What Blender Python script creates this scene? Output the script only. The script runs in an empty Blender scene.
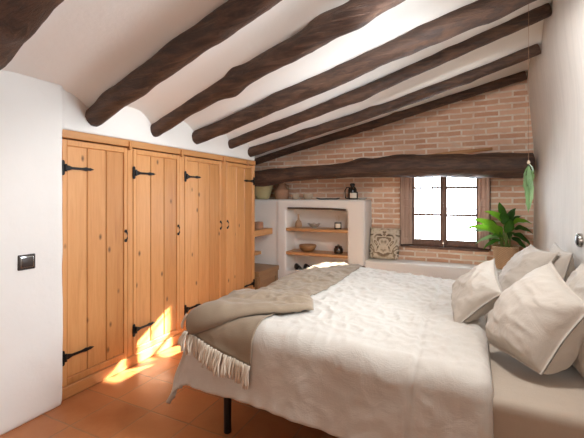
import bpy, bmesh, math, random
from mathutils import Vector, Matrix, noise
random.seed(7)
PI = math.pi
C = bpy.context.scene.collection
S = bpy.context.scene
ORG = {}

# ------------------------------------------------------------------ helpers
def nz(x, y, z, s=1.0):
    return noise.noise(Vector((x*s, y*s, z*s)))

def fbm(x, y, z, s=1.0, o=4):
    return noise.fractal(Vector((x*s, y*s, z*s)), 1.0, 2.0, o)

def sstep(a, b, x):
    t = max(0.0, min(1.0, (x-a)/(b-a)))
    return t*t*(3-2*t)

def tag(o, label=None, cat=None, group=None, kind=None):
    if label: o['label'] = label
    if cat: o['category'] = cat
    if group: o['group'] = group
    if kind: o['kind'] = kind
    return o

def thing(name, label, cat, loc, group=None):
    o = bpy.data.objects.new(name, None)
    o.empty_display_size = 0.1
    o.location = loc
    C.objects.link(o)
    ORG[o] = Vector(loc)
    return tag(o, label, cat, group)

def obj(name, bm, mat, parent=None, base=(0, 0, 0), smooth=False, angle=None):
    """link a bmesh built in room coordinates as ONE mesh object"""
    org = ORG[parent] if parent is not None else Vector(base)
    bm.transform(Matrix.Translation(-org))
    bmesh.ops.recalc_face_normals(bm, faces=bm.faces[:])
    me = bpy.data.meshes.new(name)
    bm.to_mesh(me)
    bm.free()
    me.materials.append(mat)
    if smooth:
        for p in me.polygons: p.use_smooth = True
        if angle is not None:
            me.set_sharp_from_angle(angle=math.radians(angle))
    o = bpy.data.objects.new(name, me)
    if parent is None: o.location = org
    else: o.parent = parent
    ORG[o] = org
    C.objects.link(o)
    return o

def box(bm, x0, x1, y0, y1, z0, z1, bev=0.0, seg=1, M=None):
    r = bmesh.ops.create_cube(bm, size=1.0)
    vs = r['verts']
    for v in vs:
        v.co = Vector((x0+(v.co.x+.5)*(x1-x0), y0+(v.co.y+.5)*(y1-y0), z0+(v.co.z+.5)*(z1-z0)))
    if bev > 0:
        es = list({e for v in vs for e in v.link_edges})
        r2 = bmesh.ops.bevel(bm, geom=es, offset=bev, segments=seg, affect='EDGES', profile=0.6)
        vs = list({v for f in r2['faces'] for v in f.verts} | {v for v in vs if v.is_valid})
    if M is not None:
        for v in vs: v.co = M @ v.co
    return vs

def tube(bm, pts, rad, n=10, cap=True):
    """pts: list of Vectors, rad: float, list or f(i, ang)"""
    pts = [Vector(p) for p in pts]
    rings = []
    up = Vector((0, 0, 1))
    d0 = (pts[1]-pts[0]).normalized()
    if abs(d0.dot(up)) > .9: up = Vector((0, 1, 0))
    for i, p in enumerate(pts):
        d = (pts[min(i+1, len(pts)-1)]-pts[max(i-1, 0)]).normalized()
        a = (up - d*up.dot(d)).normalized()
        b = d.cross(a)
        ring = []
        for k in range(n):
            t = 2*PI*k/n
            r = rad(i, t) if callable(rad) else (rad[i] if isinstance(rad, (list, tuple)) else rad)
            ring.append(bm.verts.new(p + (a*math.cos(t)+b*math.sin(t))*r))
        rings.append(ring)
    for i in range(len(rings)-1):
        for k in range(n):
            bm.faces.new((rings[i][k], rings[i][(k+1) % n], rings[i+1][(k+1) % n], rings[i+1][k]))
    if cap:
        bm.faces.new(rings[0][::-1]); bm.faces.new(rings[-1])
    return rings

def lathe(bm, prof, c=(0, 0, 0), n=28, M=None):
    """prof: list of (r, z)"""
    rings = []
    for r, z in prof:
        if r < 1e-5:
            rings.append([bm.verts.new((c[0], c[1], c[2]+z))])
        else:
            rings.append([bm.verts.new((c[0]+r*math.cos(2*PI*k/n), c[1]+r*math.sin(2*PI*k/n), c[2]+z)) for k in range(n)])
    for A, B in zip(rings[:-1], rings[1:]):
        for k in range(n):
            k2 = (k+1) % n
            if len(A) == 1 and len(B) == 1: continue
            if len(A) == 1: bm.faces.new((A[0], B[k], B[k2]))
            elif len(B) == 1: bm.faces.new((A[k], A[k2], B[0]))
            else: bm.faces.new((A[k], A[k2], B[k2], B[k]))
    if M is not None:
        for R in rings:
            for v in R: v.co = M @ v.co
    return rings

def grid(bm, nu, nv, f):
    V = [[bm.verts.new(f(i/nu, j/nv)) for j in range(nv+1)] for i in range(nu+1)]
    for i in range(nu):
        for j in range(nv):
            bm.faces.new((V[i][j], V[i+1][j], V[i+1][j+1], V[i][j+1]))
    return V

def bake(o):
    dg = bpy.context.evaluated_depsgraph_get()
    dg.update()
    me = bpy.data.meshes.new_from_object(o.evaluated_get(dg))
    o.modifiers.clear()
    o.data = me
    return o

def face_up(o):
    if sum(p.normal.z*p.area for p in o.data.polygons) < 0: o.data.flip_normals()

def plasterize(o, voxel=0.02, it=4, amp=0.004, sc=3.0):
    """soft rounded hand-plastered edges"""
    m = o.modifiers.new('r', 'REMESH'); m.mode = 'VOXEL'; m.voxel_size = voxel
    s = o.modifiers.new('s', 'SMOOTH'); s.iterations = it; s.factor = .5
    bake(o)
    off = ORG[o]
    nrm = [v.normal.copy() for v in o.data.vertices]
    for v, q in zip(o.data.vertices, nrm):
        p = v.co+off
        v.co += q*fbm(p.x, p.y, p.z, sc, 3)*amp
    for p in o.data.polygons: p.use_smooth = True
    return o

# ------------------------------------------------------------------ materials
class N:
    def __init__(s, name):
        s.m = bpy.data.materials.new(name); s.m.use_nodes = True
        s.t = s.m.node_tree; s.t.nodes.clear()
        s.out = s.n('ShaderNodeOutputMaterial')
        s.b = s.n('ShaderNodeBsdfPrincipled')
        s.l(s.b.outputs[0], s.out.inputs[0])
    def n(s, t, **k):
        x = s.t.nodes.new(t)
        for a, v in k.items(): setattr(x, a, v)
        return x
    def l(s, a, b): s.t.links.new(a, b)
    def coord(s, scale=(1, 1, 1), which='Object', rot=(0, 0, 0), loc=(0, 0, 0)):
        tc = s.n('ShaderNodeTexCoord'); mp = s.n('ShaderNodeMapping')
        mp.inputs['Scale'].default_value = scale; mp.inputs['Rotation'].default_value = rot
        mp.inputs['Location'].default_value = loc
        s.l(tc.outputs[which], mp.inputs[0]); return mp.outputs[0]
    def noise(s, vec, scale=5, detail=4, rough=.55, dist=0):
        x = s.n('ShaderNodeTexNoise'); s.l(vec, x.inputs['Vector'])
        x.inputs['Scale'].default_value = scale; x.inputs['Detail'].default_value = detail
        x.inputs['Roughness'].default_value = rough; x.inputs['Distortion'].default_value = dist
        return x.outputs[0]
    def ramp(s, fac, stops):
        r = s.n('ShaderNodeValToRGB'); e = r.color_ramp.elements
        while len(e) < len(stops): e.new(.5)
        for el, (p, c) in zip(e, stops):
            el.position = p; el.color = (*c, 1) if len(c) == 3 else c
        s.l(fac, r.inputs[0]); return r.outputs[0]
    def mix(s, fac, a, b, mode='MIX'):
        x = s.n('ShaderNodeMix', data_type='RGBA', blend_type=mode)
        for sock, v in ((0, fac), (6, a), (7, b)):
            if isinstance(v, (int, float)): x.inputs[sock].default_value = v
            elif isinstance(v, tuple): x.inputs[sock].default_value = (*v, 1)
            else: s.l(v, x.inputs[sock])
        return x.outputs[2]
    def math(s, op, a, b=None):
        x = s.n('ShaderNodeMath', operation=op)
        for i, v in enumerate((a, b)):
            if v is None: continue
            if isinstance(v, (int, float)): x.inputs[i].default_value = v
            else: s.l(v, x.inputs[i])
        return x.outputs[0]
    def color(s, c):
        if isinstance(c, tuple): s.b.inputs['Base Color'].default_value = (*c, 1)
        else: s.l(c, s.b.inputs['Base Color'])
    def rough(s, v):
        if isinstance(v, (int, float)): s.b.inputs['Roughness'].default_value = v
        else: s.l(v, s.b.inputs['Roughness'])
    def bump(s, h, strength=.3, dist=.01):
        b = s.n('ShaderNodeBump'); b.inputs['Strength'].default_value = strength
        b.inputs['Distance'].default_value = dist
        s.l(h, b.inputs['Height']); s.l(b.outputs[0], s.b.inputs['Normal'])

def m_plain(name, col, rough=.5, metal=0.0, bump=0.0, bs=60, var=.12):
    n = N(name)
    v = n.coord()
    f = n.noise(v, bs, 4)
    n.color(n.mix(f, tuple(c*(1-var) for c in col), tuple(min(1, c*(1+var)) for c in col)))
    n.rough(rough); n.b.inputs['Metallic'].default_value = metal
    if bump: n.bump(f, bump, .004)
    return n.m

def m_plaster(name, col, var=.05, streak=False):
    n = N(name); v = n.coord()
    f1 = n.noise(v, 1.6, 5, .6); f2 = n.noise(v, 26, 6, .65); f3 = n.noise(v, 5, 3)
    c = n.mix(n.ramp(f1, [(.3, (0, 0, 0)), (.7, (1, 1, 1))]), tuple(x*(1-var) for x in col), col)
    if streak:
        st = n.noise(n.coord((3, 9, .8)), 1.6, 5, .6, .4)  # stretched noise for darker upright streaks in the wall colour
        c = n.mix(n.ramp(st, [(.40, (0, 0, 0)), (.68, (.55, .55, .55))]), c, tuple(x*.80 for x in col))
    n.color(c); n.rough(.85)
    n.bump(n.math('ADD', n.math('MULTIPLY', f2, .5), n.math('MULTIPLY', f3, 1.2)), .28, .012)
    return n.m

def m_wood(name, dark, mid, light, axis='Z', knots=True, rough=.42, freq=1.0, island=True):
    n = N(name)
    st = {'Z': (9, 9, .7), 'X': (.7, 9, 9), 'Y': (9, .7, 9)}[axis]
    kn = {'Z': (9.5, 9.5, 5.0), 'X': (5.0, 9.5, 9.5), 'Y': (9.5, 5.0, 9.5)}[axis]
    v = n.coord(tuple(a*freq for a in st))
    geo = n.n('ShaderNodeNewGeometry')
    add = n.n('ShaderNodeVectorMath', operation='ADD')
    isl = n.n('ShaderNodeCombineXYZ')
    if island:
        k = n.math('MULTIPLY', geo.outputs['Random Per Island'], 37.0)
        for i in range(3): n.l(k, isl.inputs[i])
    n.l(v, add.inputs[0]); n.l(isl.outputs[0], add.inputs[1])
    f = n.noise(add.outputs[0], 2.2, 6, .6, 1.1)
    fine = n.noise(add.outputs[0], 11, 3, .6, .4)
    c = n.ramp(n.math('ADD', n.math('MULTIPLY', f, .75), n.math('MULTIPLY', fine, .25)),
               [(.28, dark), (.48, mid), (.72, light)])
    if island:
        c = n.mix(.5, c, n.ramp(geo.outputs['Random Per Island'],
              [(0, tuple(x*.80 for x in mid)), (.5, mid), (1, tuple(min(1, x*1.2) for x in light))]))
    if knots:
        kv = n.coord(kn)
        vo = n.n('ShaderNodeTexVoronoi', feature='F1'); n.l(kv, vo.inputs['Vector'])
        vo.inputs['Scale'].default_value = 1.0; vo.inputs['Randomness'].default_value = 1.0
        ring = n.ramp(vo.outputs['Distance'], [(.05, (1, 1, 1)), (.09, (.6, .6, .6)), (.15, (0, 0, 0))])
        sel = n.n('ShaderNodeSeparateColor'); n.l(vo.outputs['Color'], sel.inputs[0])
        ring = n.math('MULTIPLY', ring, n.math('GREATER_THAN', sel.outputs[0], .36))
        c = n.mix(ring, c, tuple(x*.30 for x in mid))
    n.color(c); n.rough(rough)
    n.bump(fine, .12, .004)
    return n.m

def m_log(name):
    n = N(name); v = n.coord((1.3, 14, 14)); v2 = n.coord((2.2, 5, 5))
    f = n.noise(v, 2.4, 7, .65, .8); g = n.noise(v2, 1.8, 5, .6, .6)
    c = n.ramp(f, [(.30, (.017, .008, .005)), (.50, (.058, .028, .017)), (.64, (.105, .055, .034)), (.78, (.22, .145, .10))])
    c = n.mix(n.ramp(g, [(.50, (0, 0, 0)), (.72, (.6, .6, .6))]), c, (.15, .075, .042))
    n.color(c); n.rough(n.ramp(f, [(.3, (.52,)*3), (.8, (.72,)*3)]))
    n.bump(n.math('ADD', f, n.math('MULTIPLY', g, .6)), .8, .015)
    return n.m

def m_brick(name):
    n = N(name)
    tc = n.n('ShaderNodeTexCoord'); sp = n.n('ShaderNodeSeparateXYZ'); n.l(tc.outputs['Object'], sp.inputs[0])
    cb = n.n('ShaderNodeCombineXYZ')
    n.l(n.math('ADD', sp.outputs[0], sp.outputs[1]), cb.inputs[0]); n.l(sp.outputs[2], cb.inputs[1])
    wob = n.n('ShaderNodeTexNoise'); n.l(tc.outputs['Object'], wob.inputs['Vector']); wob.inputs['Scale'].default_value = 7
    wob.inputs['Detail'].default_value = 4
    vm = n.n('ShaderNodeVectorMath', operation='MULTIPLY_ADD'); n.l(wob.outputs['Color'], vm.inputs[0])
    vm.inputs[1].default_value = (.022, .022, 0); n.l(cb.outputs[0], vm.inputs[2])
    br = n.n('ShaderNodeTexBrick'); n.l(vm.outputs[0], br.inputs['Vector'])
    br.offset = .5; br.squash = 1
    I = br.inputs
    I['Scale'].default_value = 1; I['Mortar Size'].default_value = .012; I['Mortar Smooth'].default_value = .25
    I['Bias'].default_value = -.1; I['Brick Width'].default_value = .275; I['Row Height'].default_value = .070
    I['Color1'].default_value = (.84, .56, .40, 1); I['Color2'].default_value = (.54, .255, .145, 1)
    I['Mortar'].default_value = (.92, .86, .76, 1)
    blot = n.noise(tc.outputs['Object'], 9, 6, .7)
    c = n.mix(n.ramp(blot, [(.36, (0, 0, 0)), (.66, (1, 1, 1))]), br.outputs['Color'], (.74, .50, .34), 'MIX')
    c = n.mix(.60, br.outputs['Color'], c)
    sm = n.noise(tc.outputs['Object'], 4.3, 5, .7, .6)
    c = n.mix(n.ramp(sm, [(.56, (0, 0, 0)), (.74, (.75, .75, .75))]), c, (.72, .60, .48))
    big = n.noise(tc.outputs['Object'], 2.1, 3)
    c = n.mix(n.ramp(big, [(.4, (0, 0, 0)), (.62, (.28, .28, .28))]), c, (.44, .25, .165))
    n.color(c); n.rough(.9)
    h = n.math('SUBTRACT', n.math('MULTIPLY', wob.outputs[0], .35), n.math('MULTIPLY', br.outputs['Fac'], 1.0))
    n.bump(n.math('ADD', h, n.math('MULTIPLY', blot, .35)), .7, .012)
    return n.m

def m_tiles(name):
    n = N(name)
    tc = n.n('ShaderNodeTexCoord'); mp = n.n('ShaderNodeMapping'); n.l(tc.outputs['Object'], mp.inputs[0])
    mp.inputs['Location'].default_value = (2.205+.32*10, -1.78+.33*10, 0)
    wob = n.noise(tc.outputs['Object'], 9, 3)
    vm = n.n('ShaderNodeVectorMath', operation='MULTIPLY_ADD')
    cw = n.n('ShaderNodeCombineXYZ'); n.l(wob, cw.inputs[0]); n.l(wob, cw.inputs[1])
    n.l(cw.outputs[0], vm.inputs[0]); vm.inputs[1].default_value = (.014, .014, 0); n.l(mp.outputs[0], vm.inputs[2])
    br = n.n('ShaderNodeTexBrick'); n.l(vm.outputs[0], br.inputs['Vector']); br.offset = 0; br.squash = 1
    I = br.inputs
    I['Scale'].default_value = 1; I['Mortar Size'].default_value = .006; I['Mortar Smooth'].default_value = .3
    I['Bias'].default_value = 0; I['Brick Width'].default_value = .32; I['Row Height'].default_value = .33
    I['Color1'].default_value = (.46, .165, .055, 1); I['Color2'].default_value = (.33, .105, .034, 1)
    I['Mortar'].default_value = (.22, .11, .055, 1)
    f = n.noise(tc.outputs['Object'], 6, 6, .65)
    c = n.mix(n.ramp(f, [(.3, (0, 0, 0)), (.75, (.6, .6, .6))]), br.outputs['Color'], (.52, .235, .10))
    n.color(c)
    n.rough(n.ramp(f, [(.2, (.30,)*3), (.8, (.50,)*3)]))
    n.bump(n.math('SUBTRACT', n.math('MULTIPLY', f, .25), br.outputs['Fac']), .5, .008)
    return n.m

def m_fabric(name, col, weave=420, var=.10, bump=.25, wrinkle=.0, sheen=.15, herring=False):
    n = N(name); v = n.coord()
    f = n.noise(v, 3.0, 4)
    a = n.noise(n.coord((weave, weave*.08, weave*.08)), 1, 2); b = n.noise(n.coord((weave*.08, weave, weave)), 1, 2)
    th = n.math('ADD', n.math('MULTIPLY', a, .5), n.math('MULTIPLY', b, .5))
    fac = n.math('ADD', n.math('MULTIPLY', f, .5), n.math('MULTIPLY', th, .5))
    if herring:
        w = n.n('ShaderNodeTexWave', wave_type='BANDS', bands_direction='DIAGONAL')
        n.l(n.coord((70, 70, 70)), w.inputs['Vector']); w.inputs['Scale'].default_value = 1; w.inputs['Distortion'].default_value = 1.5
        fac = n.math('ADD', n.math('MULTIPLY', fac, .55), n.math('MULTIPLY', w.outputs['Fac'], .45))
    n.color(n.ramp(fac, [(.3, tuple(x*(1-var) for x in col)), (.7, tuple(min(1, x*(1+var)) for x in col))]))
    n.rough(.9); n.b.inputs['Sheen Weight'].default_value = sheen
    h = th
    if wrinkle:
        w1 = n.noise(v, 9, 5, .6, .9); h = n.math('ADD', n.math('MULTIPLY', th, .12), n.math('MULTIPLY', w1, wrinkle))
        n.bump(h, bump, .02)
    else: n.bump(h, bump, .002)
    return n.m

def m_glass(name):
    n = N(name)
    n.t.nodes.remove(n.b)
    tr = n.n('ShaderNodeBsdfTransparent'); gl = n.n('ShaderNodeBsdfGlossy'); mx = n.n('ShaderNodeMixShader')
    gl.inputs['Roughness'].default_value = .02; tr.inputs[0].default_value = (.97, .98, .98, 1)
    fr = n.n('ShaderNodeFresnel'); fr.inputs[0].default_value = 1.45
    n.l(n.math('MULTIPLY', fr.outputs[0], .8), mx.inputs[0])
    n.l(tr.outputs[0], mx.inputs[1]); n.l(gl.outputs[0], mx.inputs[2]); n.l(mx.outputs[0], n.out.inputs[0])
    return n.m

def m_leaf(name, a, b):
    n = N(name); v = n.coord()
    n.color(n.mix(n.noise(v, 14, 3), a, b)); n.rough(.38)
    n.b.inputs['Subsurface Weight'].default_value = 0
    tr = n.n('ShaderNodeBsdfTranslucent'); tr.inputs[0].default_value = (b[0]*1.3, min(1, b[1]*1.5), b[2], 1)
    mx = n.n('ShaderNodeMixShader'); mx.inputs[0].default_value = .3
    n.l(n.b.outputs[0], mx.inputs[1]); n.l(tr.outputs[0], mx.inputs[2]); n.l(mx.outputs[0], n.out.inputs[0])
    return n.m

def m_weave(name, col):
    n = N(name); tc = n.n('ShaderNodeTexCoord'); sp = n.n('ShaderNodeSeparateXYZ'); n.l(tc.outputs['Object'], sp.inputs[0])
    a = n.math('ARCTAN2', sp.outputs[1], sp.outputs[0])
    s1 = n.math('SINE', n.math('MULTIPLY', a, 26)); s2 = n.math('SINE', n.math('MULTIPLY', sp.outputs[2], 260))
    h = n.math('MULTIPLY', s1, s2)
    h2 = n.math('ADD', n.math('MULTIPLY', h, .5), .5)
    n.color(n.mix(h2, tuple(c*.62 for c in col), col)); n.rough(.8); n.bump(h2, .6, .006)
    return n.m

def m_pattern(name):
    """ikat-like cushion print"""
    n = N(name); v = n.coord()
    sp = n.n('ShaderNodeSeparateXYZ'); n.l(v, sp.inputs[0])
    ax = n.math('ABSOLUTE', sp.outputs[0]); cb = n.n('ShaderNodeCombineXYZ')
    n.l(ax, cb.inputs[0]); n.l(sp.outputs[2], cb.inputs[1])
    f = n.noise(cb.outputs[0], 5.2, 1, .5, 1.6)
    g = n.noise(cb.outputs[0], 16, 1, .5, .5)
    f = n.math('ADD', n.math('MULTIPLY', f, .8), n.math('MULTIPLY', g, .2))
    n.color(n.ramp(f, [(.38, (.10, .068, .042)), (.43, (.52, .44, .33)), (.49, (.62, .54, .43)), (.52, (.17, .12, .078)), (.57, (.30, .225, .15)), (.61, (.56, .48, .37))]))
    n.rough(.9)
    return n.m

PL = m_plaster('white_plaster', (.83, .795, .745))
PLC = m_plaster('ceiling_plaster', (.87, .84, .79), .04)
PLR = m_plaster('streaked_wall', (.75, .71, .655), .10, True)
LOG = m_log('dark_log')
BRK = m_brick('rustic_brick')
TIL = m_tiles('terracotta_tiles')
PINE = m_wood('honey_pine', (.33, .115, .030), (.535, .235, .075), (.66, .335, .13))
PINEY = m_wood('honey_pine_rail', (.38, .14, .042), (.53, .245, .085), (.62, .32, .13), axis='Y', knots=False)
OAKX = m_wood('shelf_wood', (.36, .17, .065), (.50, .26, .11), (.60, .34, .16), axis='X', knots=False)
OAKY = m_wood('shelf_wood_side', (.42, .18, .06), (.55, .27, .10), (.64, .35, .15), axis='Y', knots=False)
CHW = m_wood('chest_wood', (.20, .10, .045), (.30, .165, .075), (.40, .23, .11), axis='Y', knots=False)
WALN = m_wood('window_wood', (.09, .045, .03), (.16, .085, .058), (.23, .13, .092), axis='Z', knots=False, rough=.4, island=False)
SHUT = m_wood('shutter_wood', (.27, .165, .12), (.40, .27, .21), (.50, .36, .285), axis='Z', knots=False, rough=.4, island=False)
IRON = m_plain('black_iron', (.016, .014, .013), .45, .6, .3, 120)
IRONW = m_plain('weathered_grille_iron', (.10, .10, .10), .6, .1)
BLACK = m_plain('black_metal', (.012, .012, .013), .4, .3)
CHROME = m_plain('chrome', (.62, .61, .6), .12, 1.0, var=.02)
SWD = m_plain('switch_dark', (.06, .048, .042), .35, .5)
LIN = m_fabric('beige_linen', (.54, .49, .43), 300, .07, .45, .5)
LINP = m_fabric('pillow_linen', (.50, .44, .375), 300, .06, .55, .6)
SHEET = m_fabric('sheet_linen', (.40, .32, .245), 300, .06, .3, .35)
THR = m_fabric('throw_weave', (.26, .19, .125), 260, .25, .5, herring=True)
FRI = m_fabric('throw_fringe', (.66, .56, .44), 300, .15, .3)
GLASS = m_glass('pane_glass')
LEAF = m_leaf('leaf_green', (.055, .165, .028), (.13, .31, .05))
LEAFB = m_leaf('leaf_bright', (.16, .34, .03), (.32, .55, .065))
LEAFD = m_leaf('leaf_dark', (.030, .09, .02), (.075, .19, .04))
LEAFP = m_leaf('leaf_pale', (.24, .37, .19), (.42, .55, .34))
STEM = m_leaf('stem_green', (.17, .27, .06), (.30, .40, .12))
BASK = m_weave('basket_weave', (.68, .44, .25))
SOIL = m_plain('soil', (.05, .032, .02), .95, 0, .6, 90)
CUSH = m_pattern('ikat_print')

# ------------------------------------------------------------------ room shell
XL, XP, XR, YB = -2.53, -2.481, .638, 5.06
YW0, YW1, XA = 1.578, 4.10, -3.15
YF = -1.7
WT = 1.865

def struct(name, bm, mat, **k):
    o = obj(name, bm, mat, **k); o['kind'] = 'structure'; return o

bm = bmesh.new(); box(bm, -3.5, 1.0, YF-.2, 5.5, -.12, 0)
struct('floor', bm, TIL)

# beams (axis start, axis end, radius, sag)
BEAMS = [((-2.60, 1.03, 1.985), (.62, .55, 2.88), .108, .0),
         ((-2.60, 1.835, 1.975), (.62, 1.39, 2.865), .070, .0),
         ((-2.60, 2.43, 1.955), (.62, 1.93, 2.85), .064, .0),
         ((-2.60, 2.963, 1.985), (.62, 2.963, 2.872), .070, .0),
         ((-2.60, 3.57, 2.00), (.60, 3.57, 2.915), .057, .035),
         ((-2.60, 3.98, 1.955), (.60, 4.10, 2.79), .056, .04),
         ((-3.16, 4.955, 1.925), (.60, 4.955, 2.803), .055, .0)]
def axis(b, x):
    a, e, r, sag = b
    t = (x-a[0])/(e[0]-a[0])
    return a[1]+(e[1]-a[1])*t, a[2]+(e[2]-a[2])*t-sag*4*max(0, t)*max(0, 1-t)
def ceil_z(x, y):
    m = .285 - .02*sstep(3.6, 4.1, y) - .02*sstep(4.1, 5.0, y)
    z = 2.14 + m*(x+2.53)
    d = 0
    for b in BEAMS:
        by, bz = axis(b, x)
        want = max(0, z-(bz+b[2]*.72))
        d = max(d, want*math.exp(-((y-by)/(b[2]+.045))**2))
    return z-d+.006*fbm(x, y, 0, 1.7, 3)
bm = bmesh.new()
def fceil(u, v):
    x = -3.35+u*4.25; y = YF-.1+v*(5.35-YF)
    return (x, y, ceil_z(x, y))
V = grid(bm, 70, 260, fceil)
r = bmesh.ops.extrude_face_region(bm, geom=bm.faces[:])
for g in r['geom']:
    if isinstance(g, bmesh.types.BMVert): g.co.z += .22
struct('ceiling', bm, PLC, smooth=True, angle=50)

# left wall: pier beside the wardrobe, the band above it and the alcove behind
bm = bmesh.new()
box(bm, -3.4, XP, YF-.2, YW0, 0, 2.45)
box(bm, -3.4, XL+.004, YW0-.1, YW1, WT+.003, 2.45)
box(bm, -3.4, XA, YW0-.1, 5.1, 0, 2.45)
wl = struct('wall_left', bm, PL)
plasterize(wl, .022, 3, .005, 2.6)

# right wall, hand plastered and leaning inwards at the top
def wr(y, z):
    return XR - .065*sstep(1.9, 2.85, z)*sstep(1.5, 3.2, y) + .006*fbm(0, y, z, 1.8, 3)
SY0, SY1, SZ0, SZ1 = 1.66, 2.79, 1.36, 2.22          # opening for the added, unseen window that brightens the bed
bm = bmesh.new()
ys = sorted([YF-.1+k*(5.2-YF)/64 for k in range(65)]+[SY0, SY1]); zs = sorted([k*3.2/40 for k in range(41)]+[SZ0, SZ1])
VV = [[bm.verts.new((wr(y, z), y, z)) for z in zs] for y in ys]
for a in range(len(ys)-1):
    for b in range(len(zs)-1):
        if ys[a] >= SY0-1e-6 and ys[a+1] <= SY1+1e-6 and zs[b] >= SZ0-1e-6 and zs[b+1] <= SZ1+1e-6: continue
        bm.faces.new((VV[a][b], VV[a+1][b], VV[a+1][b+1], VV[a][b+1]))
bmesh.ops.delete(bm, geom=[v for v in bm.verts if not v.link_faces], context='VERTS')
r = bmesh.ops.extrude_face_region(bm, geom=bm.faces[:])
for g in r['geom']:
    if isinstance(g, bmesh.types.BMVert): g.co.x = .90
struct('wall_right', bm, PLR, smooth=True, angle=50)

# back wall of brick with the window opening
OX0, OX1, OZ0, OZ1 = -.865, .205, .745, 1.93
bm = bmesh.new()
box(bm, -3.4, OX0, YB, YB+.35, 0, 3.2)
box(bm, OX1, 1.0, YB, YB+.35, 0, 3.2)
box(bm, OX0, OX1, YB, YB+.35, 0, OZ0)
box(bm, OX0, OX1, YB, YB+.35, OZ1, 3.2)
struct('wall_back', bm, BRK)
bm = bmesh.new(); box(bm, -3.4, 1.0, YF-.2, YF, 0, 3.2)
struct('wall_front', bm, PL)

# ------------------------------------------------------------------ window
win = bpy.data.objects.new('window_1', None); C.objects.link(win); win.location = (-.33, 5.15, OZ0)
ORG[win] = Vector(win.location); win['kind'] = 'structure'
FX0, FX1, FZ0, FZ1, FY = OX0, OX1, OZ0, OZ1, 5.13
bm = bmesh.new()
box(bm, FX0, FX0+.14, FY, FY+.07, FZ0, FZ1, .004)
box(bm, FX1-.12, FX1, FY, FY+.07, FZ0, FZ1, .004)
box(bm, FX0+.14, FX1-.12, FY, FY+.07, FZ1-.06, FZ1, .004)
box(bm, FX0+.14, FX1-.12, FY, FY+.07, FZ0, FZ0+.03, .004)
obj('window_frame', bm, WALN, win)
bm = bmesh.new(); box(bm, OX0+.02, OX1-.02, YB-.012, FY+.0, OZ0-.012, OZ0+.012, .004)
obj('window_sill', bm, WALN, win)
mid = -.327
for (a, b) in ((FX0+.14, mid), (mid, FX1-.12)):
    bm = bmesh.new(); Y0, Y1 = FY-.025, FY+.02
    box(bm, a+.002, a+.042, Y0, Y1, FZ0+.03, FZ1-.06, .005)
    box(bm, b-.042, b-.002, Y0, Y1, FZ0+.03, FZ1-.06, .005)
    box(bm, a+.042, b-.042, Y0, Y1, FZ0+.03, FZ0+.105, .005)
    box(bm, a+.042, b-.042, Y0, Y1, FZ1-.11, FZ1-.06, .005)
    for z in (1.170, 1.518):
        box(bm, a+.042, b-.042, Y0+.008, Y1-.008, z-.015, z+.015, .003)
    cs = obj('casement', bm, WALN, win)
    bm = bmesh.new(); box(bm, a+.042, b-.042, FY, FY+.004, FZ0+.105, FZ1-.11)
    obj('window_pane', bm, GLASS, cs)
bm = bmesh.new()
box(bm, mid-.018, mid+.018, FY-.045, FY-.024, FZ0+.03, FZ1-.06, .006)
obj('meeting_stile', bm, WALN, win)
bm = bmesh.new()
for z in (1.32, 1.28):
    box(bm, mid-.004, mid+.004, FY-.056, FY-.045, z-.006, z+.006, .002)
lathe(bm, [(0, 0), (.012, .002), (.013, .02), (.008, .03), (.012, .04), (0, .046)], (mid, FY-.058, FZ0+.055), 12)
box(bm, mid-.005, mid+.005, FY-.06, FY-.045, FZ0+.02, FZ0+.10, .002)
obj('window_latch', bm, CHROME, win)
def shutter(hx, hy, ex, ey):
    d = Vector((ex-hx, ey-hy, 0)); L = d.length; d.normalize()
    M = Matrix(((d.x, -d.y, 0, hx), (d.y, d.x, 0, hy), (0, 0, 1, 0), (0, 0, 0, 1)))
    z0, z1 = FZ0+.035, FZ1-.03
    bm = bmesh.new()
    box(bm, 0, .042, -.012, .012, z0, z1, .003, 1, M); box(bm, L-.042, L, -.012, .012, z0, z1, .003, 1, M)
    for a, b in ((z0, z0+.08), (1.29, 1.37), (z1-.08, z1)):
        box(bm, .042, L-.042, -.012, .012, a, b, .003, 1, M)
    s = obj('shutter', bm, SHUT, win)
    for a, b in ((z0+.08, 1.29), (1.37, z1-.08)):
        bm = bmesh.new(); box(bm, .042, L-.042, -.005, .005, a, b, .0, 1, M)
        box(bm, .056, L-.056, -.009, .009, a+.014, b-.014, .003, 1, M)
        obj('shutter_panel', bm, SHUT, s)
shutter(-.715, 5.098, -.848, 5.005)
shutter(.075, 5.098, .188, 4.985)

g = thing('window_grille', 'iron bars of the grille outside the panes of the bright window', 'window grille', (-.33, 5.36, OZ0))
for z in (OZ0+.06, 1.24, 1.86):
    bm = bmesh.new(); box(bm, OX0-.02, OX1+.02, 5.352, 5.366, z-.006, z+.006); obj('crossbar', bm, IRONW, g)
for i in range(7):
    x = OX0+.07+i*.155
    bm = bmesh.new(); tube(bm, [(x, 5.36, OZ0), (x, 5.36, OZ1)], .0075, 6)
    lathe(bm, [(0, -.045), (.011, -.02), (.004, 0), (.011, .02), (0, .045)], (x, 5.36, OZ0+.17), 8)
    obj('bar', bm, IRONW, g)

# thin timber strip bedded over the window
bm = bmesh.new()
tube(bm, [(-.80, 5.03, 1.905), (-.45, 5.028, 1.925), (-.1, 5.028, 1.955), (.22, 5.03, 1.98)], [.018, .027, .027, .016], 8)
tag(obj('timber_strip', bm, OAKX, base=(-.3, 5.03, 1.9), smooth=True), 'pale thin timber strip on the brick wall just above the log lintel over the window', 'timber strip')

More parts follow.
